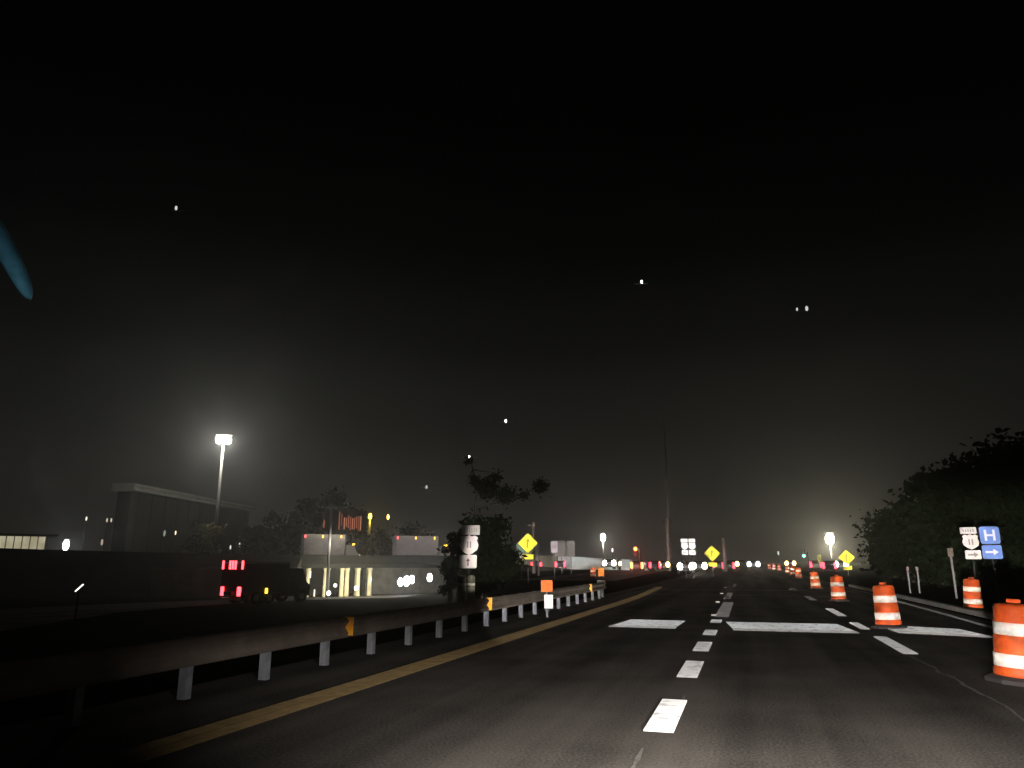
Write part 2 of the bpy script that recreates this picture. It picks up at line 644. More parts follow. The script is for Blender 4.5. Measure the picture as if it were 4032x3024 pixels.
d0 = drum()
drums = [((3.25, 11.6), .06, 'nearest orange and white traffic drum, cut off by the right edge of the view'),
         ((3.12, 20.2), -.03, 'second nearest orange and white drum, behind the longest slanting white dash'),
         ((3.45, 33.5), .02, 'third orange and white drum in the row along the lane'),
         ((3.85, 49), -.05, 'fourth drum in the row, left of the yellow sign at the far right'),
         ((4.55, 76), .03, 'fifth drum in the row, below the green traffic light'),
         ((4.75, 100), .06, 'drum third from the far end of the row before the small faint ones'),
         ((4.72, 88), -.04, 'orange and white drum just beyond the fifth of the row'),
         ((4.1, 127), .03, 'small drum between the two farthest of the row'),
         ((4.5, 118), 0, 'small drum just before the faint pair at the far end of the row'),
         ((3.6, 135), 0, 'eighth drum, the faint farthest one of the row'),
         ((7.05, 28.8), .05, 'orange and white drum off the road, left above the nearest drum'),
         ((-14.3, 73), 0, 'drum standing beyond the end of the guardrail'),
         ((-5.6, 110), 0, 'orange drum between the two small red tail lights under the middle yellow sign')]
for i, (q, tilt, lb) in enumerate(drums):
    loc = (q[0], q[1], rz_(q[1]) if q[0] < 6 else max(H(*q), 0.0))
    if i == 0:
        d0.location = loc; d0['label'] = lb; d0.rotation_euler = (0, tilt, 0)
    else:
        c = dup(d0, loc, random.uniform(0, 6), lb)
        c.rotation_euler = (tilt * .6, tilt, random.uniform(0, 6))

# square orange sign beside the left drum
p = at(2366, 2217, 76); p.z = H(p.x, p.y)
t = thing('work_sign', 'small orange square sign just right of the drum beyond the guardrail', 'sign', p, 0)
for sx_ in (-.22, .22):
    B().tube((sx_, .03, 0), (sx_, .03, .5), .03).build('leg', post_m, t)
B().box((0, 0, .55), (.6, .03, .8), bevel=.01).build('panel', mat('amber_sheet', (.60, .17, .01), .6, noise=.2), t)

# ---------------------------------------------------------------- signs
ysheet = mat('yellow_sheet', (.80, .70, .01), .55, noise=.05, scale=3)
wsheet = mat('white_sign_sheet', (.74, .67, .65), .55, noise=.07, scale=4)
bsheet = mat('blue_sign_sheet', (.09, .19, .56), .5, noise=.15, scale=3)
blk = mat('black_legend', (.02, .02, .02), .6)
dimblk = mat('faded_legend', (.26, .23, .22), .7)
steel = mat('sign_steel', (.08, .08, .08), .6, .3)
gsheet = mat('green_sign_sheet', (.06, .16, .12), .5)
signback = mat('sign_back_grey', (.10, .09, .085), .6, noise=.15)


def rotp(pts, cx, cz, s=1):
    return [(cx + x * s, cz + z * s) for x, z in pts]


def plate(t, cx, cz, w, h, m, name='plate', y0=0.0):
    r = min(w, h) * .12
    pts = []
    for sx_, sz_, a0 in ((1, 1, 0), (-1, 1, 90), (-1, -1, 180), (1, -1, 270)):
        for k in range(4):
            a = R(a0 + k * 30)
            pts.append((cx + sx_ * (w / 2 - r) + r * math.cos(a), cz + sz_ * (h / 2 - r) + r * math.sin(a)))
    return B().prism(pts, y0 - .006, y0 + .006).build(name, m, t)


def diamond(t, cz, s, m):
    k = s * .06
    pts = [(0 + k, cz + s - k), (s - k, cz + k), (s - k, cz - k), (k, cz - s + k), (-k, cz - s + k), (-s + k, cz - k), (-s + k, cz + k), (-k, cz + s - k)]
    return B().prism(pts, -.006, .006).build('diamond_plate', m, t)


SHIELD = [(-.28, .24), (-.18, .30), (-.09, .27), (0, .31), (.09, .27), (.18, .30), (.28, .24), (.25, .14), (.30, .0), (.26, -.14), (.12, -.25), (0, -.31), (-.12, -.25), (-.26, -.14), (-.30, 0), (-.25, .14)]


def yaw_to_cam(p):
    return math.atan2(-p.x, p.y)


def yellow_sign(px, py_top, d, label, sz):
    sz *= 1.15
    p = at(px, 2217, d); p.z = H(p.x, p.y)
    t = thing('warning_sign', label, 'road sign', p, yaw_to_cam(p), 'yellow diamond warning signs')
    ztop = at(px, py_top, d).z - p.z
    cz = ztop - sz
    diamond(t, cz, sz, ysheet)
    plate(t, 0, cz - sz - .26, sz * 1.05, .42, ysheet, 'distance_plate')
    # faint arrow mark, bent to the right
    b = B().prism([(-.10, cz - sz * .45), (0, cz - sz * .45), (0, cz), (.08, cz + sz * .22), (-.02, cz + sz * .28), (-.10, cz + .02)], -.014, -.007)
    b.prism([(-.14, cz + sz * .2), (.12, cz + sz * .14), (.02, cz + sz * .46)], -.0141, -.0071)
    b.build('arrow_symbol', mat('olive_legend', (.30, .25, .01), .7), t)
    B().box((0, .045, ztop / 2), (.07, .05, ztop)).build('post', steel, t)
    return t


yellow_sign(2079, 2098, 62, 'largest yellow diamond sign, left of the two dim grey sign backs', .72)
yellow_sign(2806, 2147, 80, 'yellow diamond sign between the white sign cluster and the dim wide pole', .74)
yellow_sign(3336, 2164, 84, 'yellow diamond sign below right of the glowing street lamp', .74)


def bars(t, cx, cz, w, h, n, m, y=-.0135, name='legend'):
    b = B()
    for k in range(n):
        x = cx - w / 2 + w * (k + .5) / n
        b.box((x, y, cz), (w / n * .45, .012, h))
    return b.build(name, m, t)


def arrow(t, cx, cz, s, right=True, m=None, up=False):
    sg = 1 if right else -1
    pts = [(-.5, .09), (.1, .09), (.1, .28), (.5, 0), (.1, -.28), (.1, -.09), (-.5, -.09)]
    pts = [(x * sg, z) for x, z in pts]
    if up:
        pts = [(z, x) for x, z in pts]
    return B().prism([(cx + x * s, cz + z * s) for x, z in pts], -.0205, -.0075).build('arrow', m or blk, t)


# left assembly beside the dark tree
d = 27.0
p = at(1846, 2217, d); p.z = H(p.x, p.y)
t = thing('route_sign', 'stack of three pinkish white route sign plates standing left of the guardrail', 'road sign', p, yaw_to_cam(p))
zt = at(1846, 2068, d).z - p.z
zb = at(1846, 2230, d).z - p.z
hh = zt - zb
plate(t, .05, zt - .17, .66, .34, mat('cream_sheet', (.42, .40, .37), .6, noise=.1), 'direction_plate')
bars(t, .05, zt - .17, .5, .15, 6, dimblk)
B().prism(rotp(SHIELD, 0, zt - .70, 1.12), -.006, .006).build('shield_plate', wsheet, t)
bars(t, 0, zt - .68, .2, .22, 2, dimblk)
plate(t, -.03, zt - 1.27, .62, .46, wsheet, 'arrow_plate')
arrow(t, -.03, zt - 1.28, .26, up=True, m=mat('maroon_legend', (.16, .05, .07), .7))
B().box((0, .045, zt / 2), (.06, .05, zt)).build('post', mat('dark_post', (.02, .02, .02), .8), t)
# two pale sleeved posts of a barrier below it
pale = mat('olive_pale_sleeve', (.16, .155, .11), .8, scale=7, col2=(.10, .10, .08))
for px, lb, w_ in ((1820, 'dim pale bollard, the left of two below the white sign stack', .30), (1856, 'brighter pale bollard, the right of two below the white sign stack', .26)):
    q = at(px, 2217, 25.5); q.z = H(q.x, q.y)
    z1 = at(px, 2266, 25.5).z - q.z
    b = thing('bollard', lb, 'bollard', q, 0, 'pale bollards under the sign stack')
    B().lathe([(w_ / 2, -.1), (w_ / 2, z1 - .06), (w_ / 2 - .05, z1), (.02, z1 + .01)], seg=18).build('sleeve', pale, b, True)
    B().lathe([(w_ / 2 + .004, z1 - .32), (w_ / 2 + .004, z1 - .25)], seg=18).build('band', mat('pale_band', (.42, .4, .32), .6), b, True)

# centre cluster of white plates
d = 74.0
bsh = mat('bright_white_sheet', (.93, .90, .90), .5)
pale_l = mat('pale_legend', (.5, .48, .48), .7)
p = at(2714, 2217, d); p.z = H(p.x, p.y)
t = thing('route_sign_cluster', 'bright white cluster of six route plates on two posts in two columns', 'road sign', p, yaw_to_cam(p))
zt = at(2714, 2121, d).z - p.z
for cx in (-.36, .36):
    plate(t, cx, zt - .17, .64, .34, bsh, 'direction_plate')
    bars(t, cx, zt - .17, .44, .14, 4, pale_l)
    B().prism(rotp(SHIELD, cx, zt - .72, 1.1), -.006, .006).build('shield_plate', bsh, t)
    bars(t, cx, zt - .72, .24, .28, 2, pale_l)
    plate(t, cx, zt - 1.32, .62, .46, bsh, 'arrow_plate')
    arrow(t, cx, zt - 1.32, .44, right=cx > 0, m=pale_l)
    B().box((cx, .045, zt / 2), (.06, .05, zt)).build('post', steel, t)

# right cluster: white route plates and blue hospital plates
d = 29.5
p = at(3870, 2217, d); p.z = H(p.x, p.y)
t = thing('hospital_route_sign', 'sign cluster with white route plates beside a blue plate with a white H', 'road sign', p, yaw_to_cam(p) + R(4))
zt = at(3870, 2074, d).z - p.z
wd = mat('dim_white_sheet', (.56, .52, .49), .6, noise=.1)
plate(t, -.34, zt - .14, .56, .26, wd, 'direction_plate')
bars(t, -.34, zt - .14, .42, .1, 5, dimblk)
B().prism(rotp(SHIELD, -.30, zt - .58, .96), -.006, .006).build('shield_plate', mat('pink_white_sheet', (.68, .60, .57), .6, noise=.1), t)
bars(t, -.30, zt - .58, .22, .22, 2, dimblk)
plate(t, -.28, zt - 1.07, .54, .34, M['pink_white_sheet'], 'arrow_plate')
arrow(t, -.28, zt - 1.07, .36, m=dimblk)
plate(t, .36, zt - .33, .66, .66, bsheet, 'blue_plate')
b = B().box((.22, -.0135, zt - .33), (.08, .012, .42)).box((.50, -.0135, zt - .33), (.08, .012, .42)).box((.36, -.0135, zt - .33), (.2, .012, .08))
b.build('letter_h', mat('white_legend', (.62, .62, .70), .6), t)
plate(t, .36, zt - .97, .66, .52, bsheet, 'blue_arrow_plate')
arrow(t, .36, zt - .97, .44, m=M['white_legend'])
for cx in (-.31, .36):
    B().box((cx, .045, (zt - .02) / 2), (.05, .05, zt - .02)).build('post', M['dark_post'], t)


def small_sign(px, py0, py1, w, d, m, name, label, post_to=None, legend=0, group=None, pm=None):
    p = at(px, 2217, d); p.z = H(p.x, p.y)
    t = thing(name, label, 'sign', p, yaw_to_cam(p), group)
    z1 = at(px, py0, d).z - p.z
    z0 = at(px, py1, d).z - p.z
    plate(t, 0, (z0 + z1) / 2, w, z1 - z0, m, 'panel')
    if legend:
        bars(t, 0, (z0 + z1) / 2, w * .6, (z1 - z0) * .3, legend, dimblk)
    B().box((0, .045, z1 / 2), (.09, .05, z1)).build('post', pm or steel, t)
    return t


small_sign(2183, 2131, 2176, .62, 70, mat('lilac_sheet', (.42, .37, .44), .6, noise=.2, scale=9), 'shield_sign', 'small lilac white sign left of the two dim grey panels', legend=3)
small_sign(2053, 2137, 2176, .95, 75, gsheet, 'guide_sign', 'dim green sign partly behind the largest yellow diamond')
small_sign(2212, 2128, 2192, .95, 95, signback, 'sign_back', 'left one of two dim grey sign backs', group='dim grey sign backs')
small_sign(2249, 2130, 2192, .95, 95, signback, 'sign_back', 'right one of two dim grey sign backs', group='dim grey sign backs')
small_sign(3748, 2158, 2192, .22, 34, mat('brown_dim_sheet', (.10, .075, .055), .7, noise=.3), 'delineator', 'dim brown narrow marker left of the blue and white sign cluster')
small_sign(3228, 2186, 2216, .55, 110, mat('yellow_green_sheet', (.28, .27, .06), .6, noise=.2), 'chevron_sign', 'dim yellow green sign between the green traffic light and the glowing street lamp')
small_sign(2052, 2178, 2206, .35, 72, M['lilac_sheet'], 'channel_marker', 'narrow pale panel below the dim green sign')
for px, lb in ((3570, 'left faint pinkish reflector post in the dark right of the drums'), (3608, 'right faint reflector post in the dark right of the drums')):
    small_sign(px, 2232, 2246, .14, 40, mat('faint_pink', (.13, .09, .09), .7), 'reflector_post', lb)

# ---------------------------------------------------------------- poles
def pole(px, py_top, d, r0, r1, m, name, label, arms=False):
    p = at(px, 2217, d); p.z = H(p.x, p.y)
    t = thing(name, label, 'pole', p, yaw_to_cam(p))
    zt = at(px, py_top, d).z - p.z
    B().tube((0, 0, -.2), (0, 0, zt), r0, r1, seg=14).build('shaft', m, t, True)
    if arms:
        B().box((0, -.12, zt - .5), (1.6, .1, .1)).build('crossarm', m, t)
        for k in (-.7, -.3, .3, .7):
            B().lathe([(.03, 0), (.05, .05), (.02, .1), (.045, .15)], (k, -.12, zt - .45), seg=8).build('insulator', m, t)
    return t


wood = mat('pole_wood', (.075, .06, .053), .9, noise=.3, scale=3)
pole(2634, 2043, 120, .34, .25, wood, 'utility_pole', 'thick brown utility pole right of the red signal lights', True)
pole(2102, 2053, 100, .22, .17, wood, 'utility_pole', 'slim brown pole rising behind the largest yellow diamond sign', True)
pole(2854, 2120, 110, .30, .26, wood, 'utility_pole', 'short wide dim pole right of the middle yellow sign')
pole(1293, 1985, 98, .20, .15, mat('grey_pole', (.12, .11, .10), .8), 'utility_pole', 'tall dim pole in front of the left white box truck on the overpass', True)
pole(2642, 1650, 185, .30, .12, mat('mast_grey', (.03, .03, .03), .8), 'radio_mast', 'very tall thin dark mast rising behind the thick utility pole')
pole(2020 + 100, 2140, 84, .10, .07, M['grey_pole'], 'pole', 'short pale pole right of the dim green sign')


# ---------------------------------------------------------------- street lamps
def lamp_post(px, py, d, label, colr, energy, head_r, strength, heads=1, pole_r=.12, pm=None, arm=1.2, zsc=1.0, light_kind=True, group=None, base=None):
    p = at(px, 2217, d); p.z = H(p.x, p.y) if base is None else base
    t = thing('street_lamp', label, 'street lamp', p, yaw_to_cam(p), group)
    zt = at(px, py, d).z - p.z
    m = pm or M['grey_pole']
    gm = glow('lamp_%s_%g' % ('_'.join('%g' % c for c in colr), strength), colr, strength)
    if heads == 1:
        B().tube((0, 0, -.2), (0, 0, zt + .2), pole_r, pole_r * .6).build('pole', m, t, True)
        hx = [0.0] if arm == 0 else [-arm]
        if arm:
            B().tube((0, 0, zt + .1), (-arm, 0, zt + .25), pole_r * .5).build('arm', m, t)
            t.location = t.location + Vector((math.cos(t.rotation_euler.z), math.sin(t.rotation_euler.z), 0)) * arm
    else:
        B().tube((0, 0, -.2), (0, 0, zt + .4), pole_r, pole_r * .6).build('pole', m, t, True)
        hx = [-arm, arm * .9]
        B().tube((-arm, 0, zt + .35), (arm, 0, zt + .35), pole_r * .45).build('arm', m, t)
    for x in hx:
        hd = B().box((x, .02, zt + head_r * zsc + .10), (head_r * 2.1, head_r * 2.2, .16), bevel=.04).build('lamp_head', m, t)
        B().ball((x, 0, zt), head_r, (1, 1, zsc), 14).build('lens', gm, hd, True)
    if energy:
        for x in hx:
            lp_ = light('street_lamp_light', 'POINT', t.matrix_basis @ Vector((x, -head_r - .3, zt - head_r * zsc - .25)), energy / len(hx), colr, shadow_soft_size=.25)
            c = t.location
            a = t.rotation_euler.z
            v = Vector((x * math.cos(a) + (head_r + .3) * math.sin(a), x * math.sin(a) - (head_r + .3) * math.cos(a), zt - head_r * zsc - .25))
            lp_.location = c + v
    return t


high_pole = mat('high_mast_steel', (.16, .155, .14), .6, .2)
lamp_post(836, 1732, 128, 'tall bright double headed lamp post in front of the dim warehouse roof', (1.0, .97, .88), 6800, .62, 60, heads=2, pole_r=.33, pm=high_pole, arm=.72, zsc=1.15)
lamp_post(2377, 2116, 190, 'bright white street lamp above the grey concrete wall', (1.0, .96, .84), 3000, .60, 40, zsc=1.6, arm=0)
lamp_post(3277, 2122, 150, 'glowing yellowish street lamp above the yellow sign on the right', (1.0, .92, .68), 12000, .85, 50, zsc=1.3, arm=0)
lamp_post(1449, 2034, 150, 'yellow lit street lamp on a grey pole between the two white box trucks', (1.0, .72, .05), 300, .34, 12, zsc=1.9, arm=0, pole_r=.35)
lamp_post(1521, 2036, 170, 'smaller orange street lamp right of the yellow one', (1.0, .55, .10), 0, .26, 8, zsc=2.2, arm=0, pole_r=.08, pm=M['dark_post'])
lamp_post(250, 2146, 140, 'dazzling bluish white lamp right of the long cream store front', (.95, .98, 1.0), 800, .50, 30, zsc=2.0, arm=0, pole_r=.08)
for px, py, lb, s_, c_ in ((317, 2042, 'faint lamp above the dazzling white one', 2.0, (.8, .75, .55)), (400, 2048, 'left of a dim pair of high lamps', 1.0, (.75, .68, .5)),
                        (417, 2048, 'right of a dim pair of high lamps', 1.0, (.75, .68, .5)), (598, 2080, 'slim lamp post with a thin white light, right of the centre of the dark bank', 1.6, (.8, .85, .75)),
                        (635, 2100, 'greyish faint lamp between two other low lamps under the warehouse roof', .35, (.7, .78, .65)), (679, 2098, 'cream lamp nearest the left side of the olive lit tree', 1.6, (1, .85, .55)),
                        (512, 2098, 'very faint low lamp left of the slim lamp post', .35, (.8, .75, .6)), (391, 2135, 'cream broad lamp low on the dark bank', .45, (.95, .78, .62)),
                        (902, 2155, 'thin white lamp just above the red lights of the dark truck', 1.2, (.8, .82, .75)), (937, 2145, 'thin lamp right of the olive lit tree', 1.0, (.75, .78, .7)),
                        (2413, 2166, 'small violet white lamp between the wall lamp and the red signal', 3.0, (.9, .75, .95)), (3068, 2178, 'tiny whitish lamp left of the green traffic light', 1.2, (.75, .85, .75)),
                        (1802, 2139, 'small bright lamp at the left edge of the white sign stack', 12, (1, .97, .9)), (3328, 2222, 'pale ring lamp just under the right yellow sign', 1.2, (.85, .82, .75))):
    dd = 150 if px < 1200 or px > 1900 else 60
    lamp_post(px, py, dd, lb, c_, 0, .14 * dd / 150 * (1.0 if s_ > .5 else 1.5), s_, zsc=3.0, arm=0, pole_r=.05 * dd / 150, pm=M['dark_post'], group='small distant lamps')


# ---------------------------------------------------------------- trees
leafm = mat('dark_leaves', (.006, .008, .004), 1.0, spec=0.0, noise=.5, scale=2)
barkm = mat('dark_bark', (.03, .024, .018), .95, noise=.3)
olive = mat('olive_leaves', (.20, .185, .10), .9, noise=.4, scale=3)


def tree(px, py_top, d, rx, label, rz=None, n=2600, leaf=.16, m=None, trunk_r=.16, clumps=26, seed=1, low=.25, ground=None):
    rnd = random.Random(seed)
    p = at(px, 2217, d); p.z = (H(p.x, p.y) if ground is None else ground)
    h = at(px, py_top, d).z - p.z
    t = thing('tree', label, 'tree', p, rnd.uniform(0, 6), 'roadside trees')
    zc = h * (1 + low) / 2
    rz_ax = h * (1 - low) / 2
    tb = B()
    tb.tube((0, 0, -.3), (.1, .05, zc), trunk_r * 1.3, trunk_r * .7, 10)
    cl = []
    for k in range(clumps):
        a = rnd.uniform(0, 6.283); u = rnd.uniform(-1, 1) ; rr = rnd.uniform(.35, .95)
        q = Vector((math.cos(a) * math.sqrt(1 - u * u) * rr * rx, math.sin(a) * math.sqrt(1 - u * u) * rr * rx, zc + u * rr * rz_ax))
        cl.append((q, rnd.uniform(.22, .42) * rx))
        if k % 2 == 0:
            tb.tube((.05, .02, zc * rnd.uniform(.55, .95)), q, trunk_r * .35, trunk_r * .08, 5)
    tb.build('trunk', barkm, t)
    lb_ = B()
    bm = lb_.bm
    for k in range(n):
        q, r = cl[rnd.randrange(len(cl))]
        v = Vector((rnd.gauss(0, .5), rnd.gauss(0, .5), rnd.gauss(0, .45))) * r
        c = q + v
        a = Vector((rnd.uniform(-1, 1), rnd.uniform(-1, 1), rnd.uniform(-1, 1))).normalized()
        b_ = a.orthogonal().normalized()
        s_ = leaf * rnd.uniform(.6, 1.4)
        vs = [bm.verts.new(c + a * s_), bm.verts.new(c + b_ * s_ * .6), bm.verts.new(c - a * s_), bm.verts.new(c - b_ * s_ * .6)]
        bm.faces.new(vs)
    lb_.build('crown', m or leafm, t)
    return t


tree(1900, 2010, 46, 1.9, 'dense dark round tree right behind the white sign stack', n=6500, leaf=.20, clumps=40, seed=3, low=.05)
tree(1775, 2060, 50, .9, 'small dark shrub like tree left of the white sign stack', n=1500, leaf=.14, seed=4, low=.1)
tree(3590, 1985, 58, 3.0, 'dark rounded tree right of the glowing lamp, left of the tallest trees', n=9000, leaf=.24, clumps=60, seed=5, low=.02)
tree(3520, 2075, 72, 2.2, 'lower dark tree closest to the right yellow sign', n=4500, leaf=.24, clumps=40, seed=6, low=.02)
tree(3835, 1835, 50, 3.6, 'tall dark tree behind the blue and white sign cluster', n=11000, leaf=.25, clumps=70, seed=7, low=.0)
tree(4030, 1715, 46, 3.6, 'tallest black tree at the right edge of the view', n=11500, leaf=.25, clumps=80, seed=8, low=.0)
tree(3700, 2040, 54, 3.0, 'low dark bushy tree between the taller right hand trees', n=6500, leaf=.22, clumps=50, seed=18, low=.0)
tree(4170, 1790, 42, 4.0, 'black tree cut by the right edge behind the nearest drum', n=8000, leaf=.25, clumps=60, seed=9, low=.0)
tree(1200, 1975, 135, 5.5, 'dark broad tree left of the red letters', n=4500, leaf=.5, clumps=40, seed=10, low=.05)
tree(1330, 1950, 150, 6.0, 'dark broad tree behind the red letters', n=5000, leaf=.5, clumps=44, seed=11, low=.05)
tree(1040, 2030, 140, 4.0, 'dark low tree between the olive tree and the left white box truck', n=3500, leaf=.45, clumps=30, seed=12, low=.05)
tree(1610, 2060, 140, 4.6, 'dark tree behind the right white box truck', n=3500, leaf=.45, clumps=34, seed=13, low=.05)
tree(1500, 2070, 150, 4.5, 'dark tree under the smaller orange street lamp', n=3500, leaf=.45, clumps=34, seed=14, low=.05)
tree(798, 2040, 121, 2.6, 'olive lit round tree at the foot of the tall lamp post', n=4500, leaf=.32, clumps=34, seed=15, low=.15, m=olive)

# tall sparse pine with separate clumps
p = at(1868, 2217, 62); p.z = H(p.x, p.y)
t = thing('tree', 'tall thin sparse tree with a bare stem and a few high leaf clumps', 'tree', p, 0, 'roadside trees')
pt = lambda px, py: at(px, py, 62) - p
tb = B()
pts_ = [Vector((0, 0, 0)), pt(1872, 2010), pt(1880, 1935), pt(1862, 1850), pt(1852, 1800)]
for k, (a, b_) in enumerate(zip(pts_, pts_[1:])):
    tb.tube(a, b_, .16 - .035 * k, .125 - .035 * k, 8)
for tgt, st in (((1920, 1925), 2), ((1995, 1950), 1), ((2130, 1915), 1), ((1835, 1900), 3), ((1930, 1860), 3)):
    tb.tube(pts_[st], pt(*tgt), .06, .02, 5)
tb.build('trunk', barkm, t)
lb_ = B(); rnd = random.Random(5)
for (px, py, r, n_) in ((1918, 1925, .85, 800), (1990, 1950, .75, 500), (2128, 1915, .6, 320), (1872, 1895, .45, 220), (1848, 1815, .3, 80), (1950, 1880, .5, 120), (2060, 1950, .5, 120)):
    c0 = pt(px, py)
    for k in range(n_):
        c = c0 + Vector((rnd.gauss(0, .5), rnd.gauss(0, .5), rnd.gauss(0, .42))) * r
        a = Vector((rnd.uniform(-1, 1), rnd.uniform(-1, 1), rnd.uniform(-1, 1))).normalized(); b_ = a.orthogonal()
        s_ = .13
        lb_.bm.faces.new([lb_.bm.verts.new(c + a * s_), lb_.bm.verts.new(c + b_ * s_ * .6), lb_.bm.verts.new(c - a * s_), lb_.bm.verts.new(c - b_ * s_ * .6)])
lb_.build('crown', leafm, t)

# ---------------------------------------------------------------- overpass, bank and what stands there
conc = mat('overpass_concrete', (.10, .095, .085), .9, noise=.25, scale=.8)
darkc = mat('dark_concrete', (.009, .009, .008), .9, noise=.3, scale=.8)
creamc = mat('cream_column', (.62, .56, .38), .85, noise=.2, scale=1.2)


def bl(px, d):
    q = at(px, 2217, d)
    return Vector((q.x, q.y, 0))


A, Z = bl(1190, 101), bl(1800, 112)
u = (Z - A).normalized()
nrm = Vector((-u.y, u.x, 0))
if nrm.y < 0: nrm = -nrm
LEN = (Z - A).length
ov = thing('overpass', 'dark road overpass with two box trucks on it and lit columns under it', 'bridge', A, math.atan2(u.y, u.x))
ztop = 2.55
B().box((LEN / 2 + .5, 7.0, 1.15), (LEN + 5, 14, .60)).build('deck', darkc, ov)
B().box((LEN / 2 + .5, .12, 2.0), (LEN + 5, .25, 1.1), bevel=.03).build('parapet', darkc, ov)
B().box((LEN / 2 + .5, 14.1, 2.0), (LEN + 5, .25, 1.1), bevel=.03).build('parapet', darkc, ov)
gz = -3.0
def frac(px):
    # position along the bridge of an image column
    for k in range(2000):
        s_ = k / 2000 * 1.0
        q = A.lerp(Z, s_)
        r_ = ray(px, 2217)
        if (q.x * r_.y - q.y * r_.x) >= 0:
            return s_ * LEN
    return LEN
cols = [1232, 1264, 1302, 1336, 1368, 1388, 1432, 1456, 1478]
for k, px in enumerate(cols):
    x = frac(px)
    w_ = .30 if k not in (1, 3, 7) else .34
    yb = 2.2 if k not in (1, 3, 7) else 5.5
    B().lathe([(w_ * 1.1, gz - .2), (w_ * 1.1, gz + .25), (w_, gz + .35), (w_ * .92, .45), (w_ * 1.15, .62), (w_ * 1.15, .86)], (x, yb, 0), seg=14).build('column', creamc, ov, True)
xa = frac(1545)
B().box(((xa + LEN) / 2 + 1, 9.2, (gz + .85) / 2), (LEN - xa + 4, 1.2, .85 - gz), bevel=.03).build('abutment', mat('pale_wall', (.24, .22, .18), .9, noise=.3, scale=.9), ov)
B().box((xa / 2, 13.6, (gz + .85) / 2), (xa + 1, .4, .85 - gz)).build('back_wall', mat('dim_wall', (.06, .055, .045), .9, noise=.3, scale=.9), ov)

# bank left of the overpass
bk = B()
prev = None
bank = [(-700, 78, 3.2), (0, 86, 3.15), (400, 92, 2.9), (850, 97, 2.65), (1100, 100, 2.55), (1188, 101, 2.55)]
secs = []
for px, d, z in bank:
    q = bl(px, d)
    front = q - HF * 7
    back = q + HF * 60
    secs.append([bk.bm.verts.new((front.x, front.y, -3.4)), bk.bm.verts.new((q.x, q.y, z)), bk.bm.verts.new((back.x, back.y, z - .4)), bk.bm.verts.new((back.x, back.y, -3.4))])
for a, c in zip(secs, secs[1:]):
    for k in range(4):
        bk.bm.faces.new((a[k], a[(k + 1) % 4], c[(k + 1) % 4], c[k]))
bk.bm.faces.new(secs[0]); bk.bm.faces.new(list(reversed(secs[-1])))
struct('embankment', bk, mat('bank_soil', (.012, .011, .009), .95, noise=.5, scale=.3))
bk = B()
a, c = bl(1800, 110), bl(2330, 130)
secs = []
for q, z in ((a, 2.2), (bl(1960, 116), 1.7), (bl(2100, 122), 1.1), (c, .15)):
    secs.append([bk.bm.verts.new((q.x + HF.x * o1, q.y + HF.y * o1, z1)) for o1, z1 in ((-9, -3.4), (0, z), (20, z), (26, -3.4))])
for a, c in zip(secs, secs[1:]):
    for k in range(4):
        bk.bm.faces.new((a[k], a[(k + 1) % 4], c[(k + 1) % 4], c[k]))
bk.bm.faces.new(secs[0]); bk.bm.faces.new(list(reversed(secs[-1])))
struct('embankment', bk, M['bank_soil'])

# dim retaining wall in the bank
a, c = bl(600, 86), bl(1190, 95)
b = B()
L_ = (c - a).length
t = b.box((L_ / 2, 0, -.85), (L_, .5, 3.6), bevel=.03).build('retaining_wall', mat('brown_retaining_wall', (.30, .24, .19), .9, noise=.3, scale=.3))
t.location = (a.x, a.y, 0); t.rotation_euler = (0, 0, math.atan2((c - a).y, (c - a).x))
tag(t, 'dim brown retaining wall in the dark bank behind the dark red truck', 'wall')

# long pale wall lit ahead on the left
def wall(px0, px1, d0_, d1_, z0, z1a, z1b, m, name, label):
    a, c = bl(px0, d0_), bl(px1, d1_)
    n_ = Vector((-(c - a).y, (c - a).x, 0)).normalized() * .2
    b = B()
    v = [b.bm.verts.new((q.x + s_ * n_.x, q.y + s_ * n_.y, z)) for q, zt_ in ((a, z1a), (c, z1b)) for s_ in (1, -1) for z in (z0, zt_)]
    # v: a+ bottom, a+ top, a- bottom, a- top, c+ ...
    f = b.bm.faces.new
    f((v[0], v[1], v[3], v[2])); f((v[4], v[6], v[7], v[5])); f((v[0], v[4], v[5], v[1])); f((v[2], v[3], v[7], v[6])); f((v[1], v[5], v[7], v[3])); f((v[0], v[2], v[6], v[4]))
    o_ = b.build(name, m)
    return tag(o_, label, 'wall')
jers = mat('jersey_concrete', (.40, .44, .46), .85, noise=.18, scale=.7)
wall(2060, 2195, 152, 146, -1, 2.9, 2.8, mat('olive_wall', (.07, .07, .055), .9, noise=.3, scale=.4), 'concrete_wall', 'dim olive stretch of wall left of the grey concrete wall')
wall(2200, 2432, 140, 128, -.4, 2.75, 2.15, jers, 'concrete_wall', 'long grey blue concrete wall under the bright white street lamp')
wall(2449, 2486, 126, 124, -.2, 2.1, 2.0, jers, 'concrete_wall', 'short separate block of grey concrete wall left of the red signal')

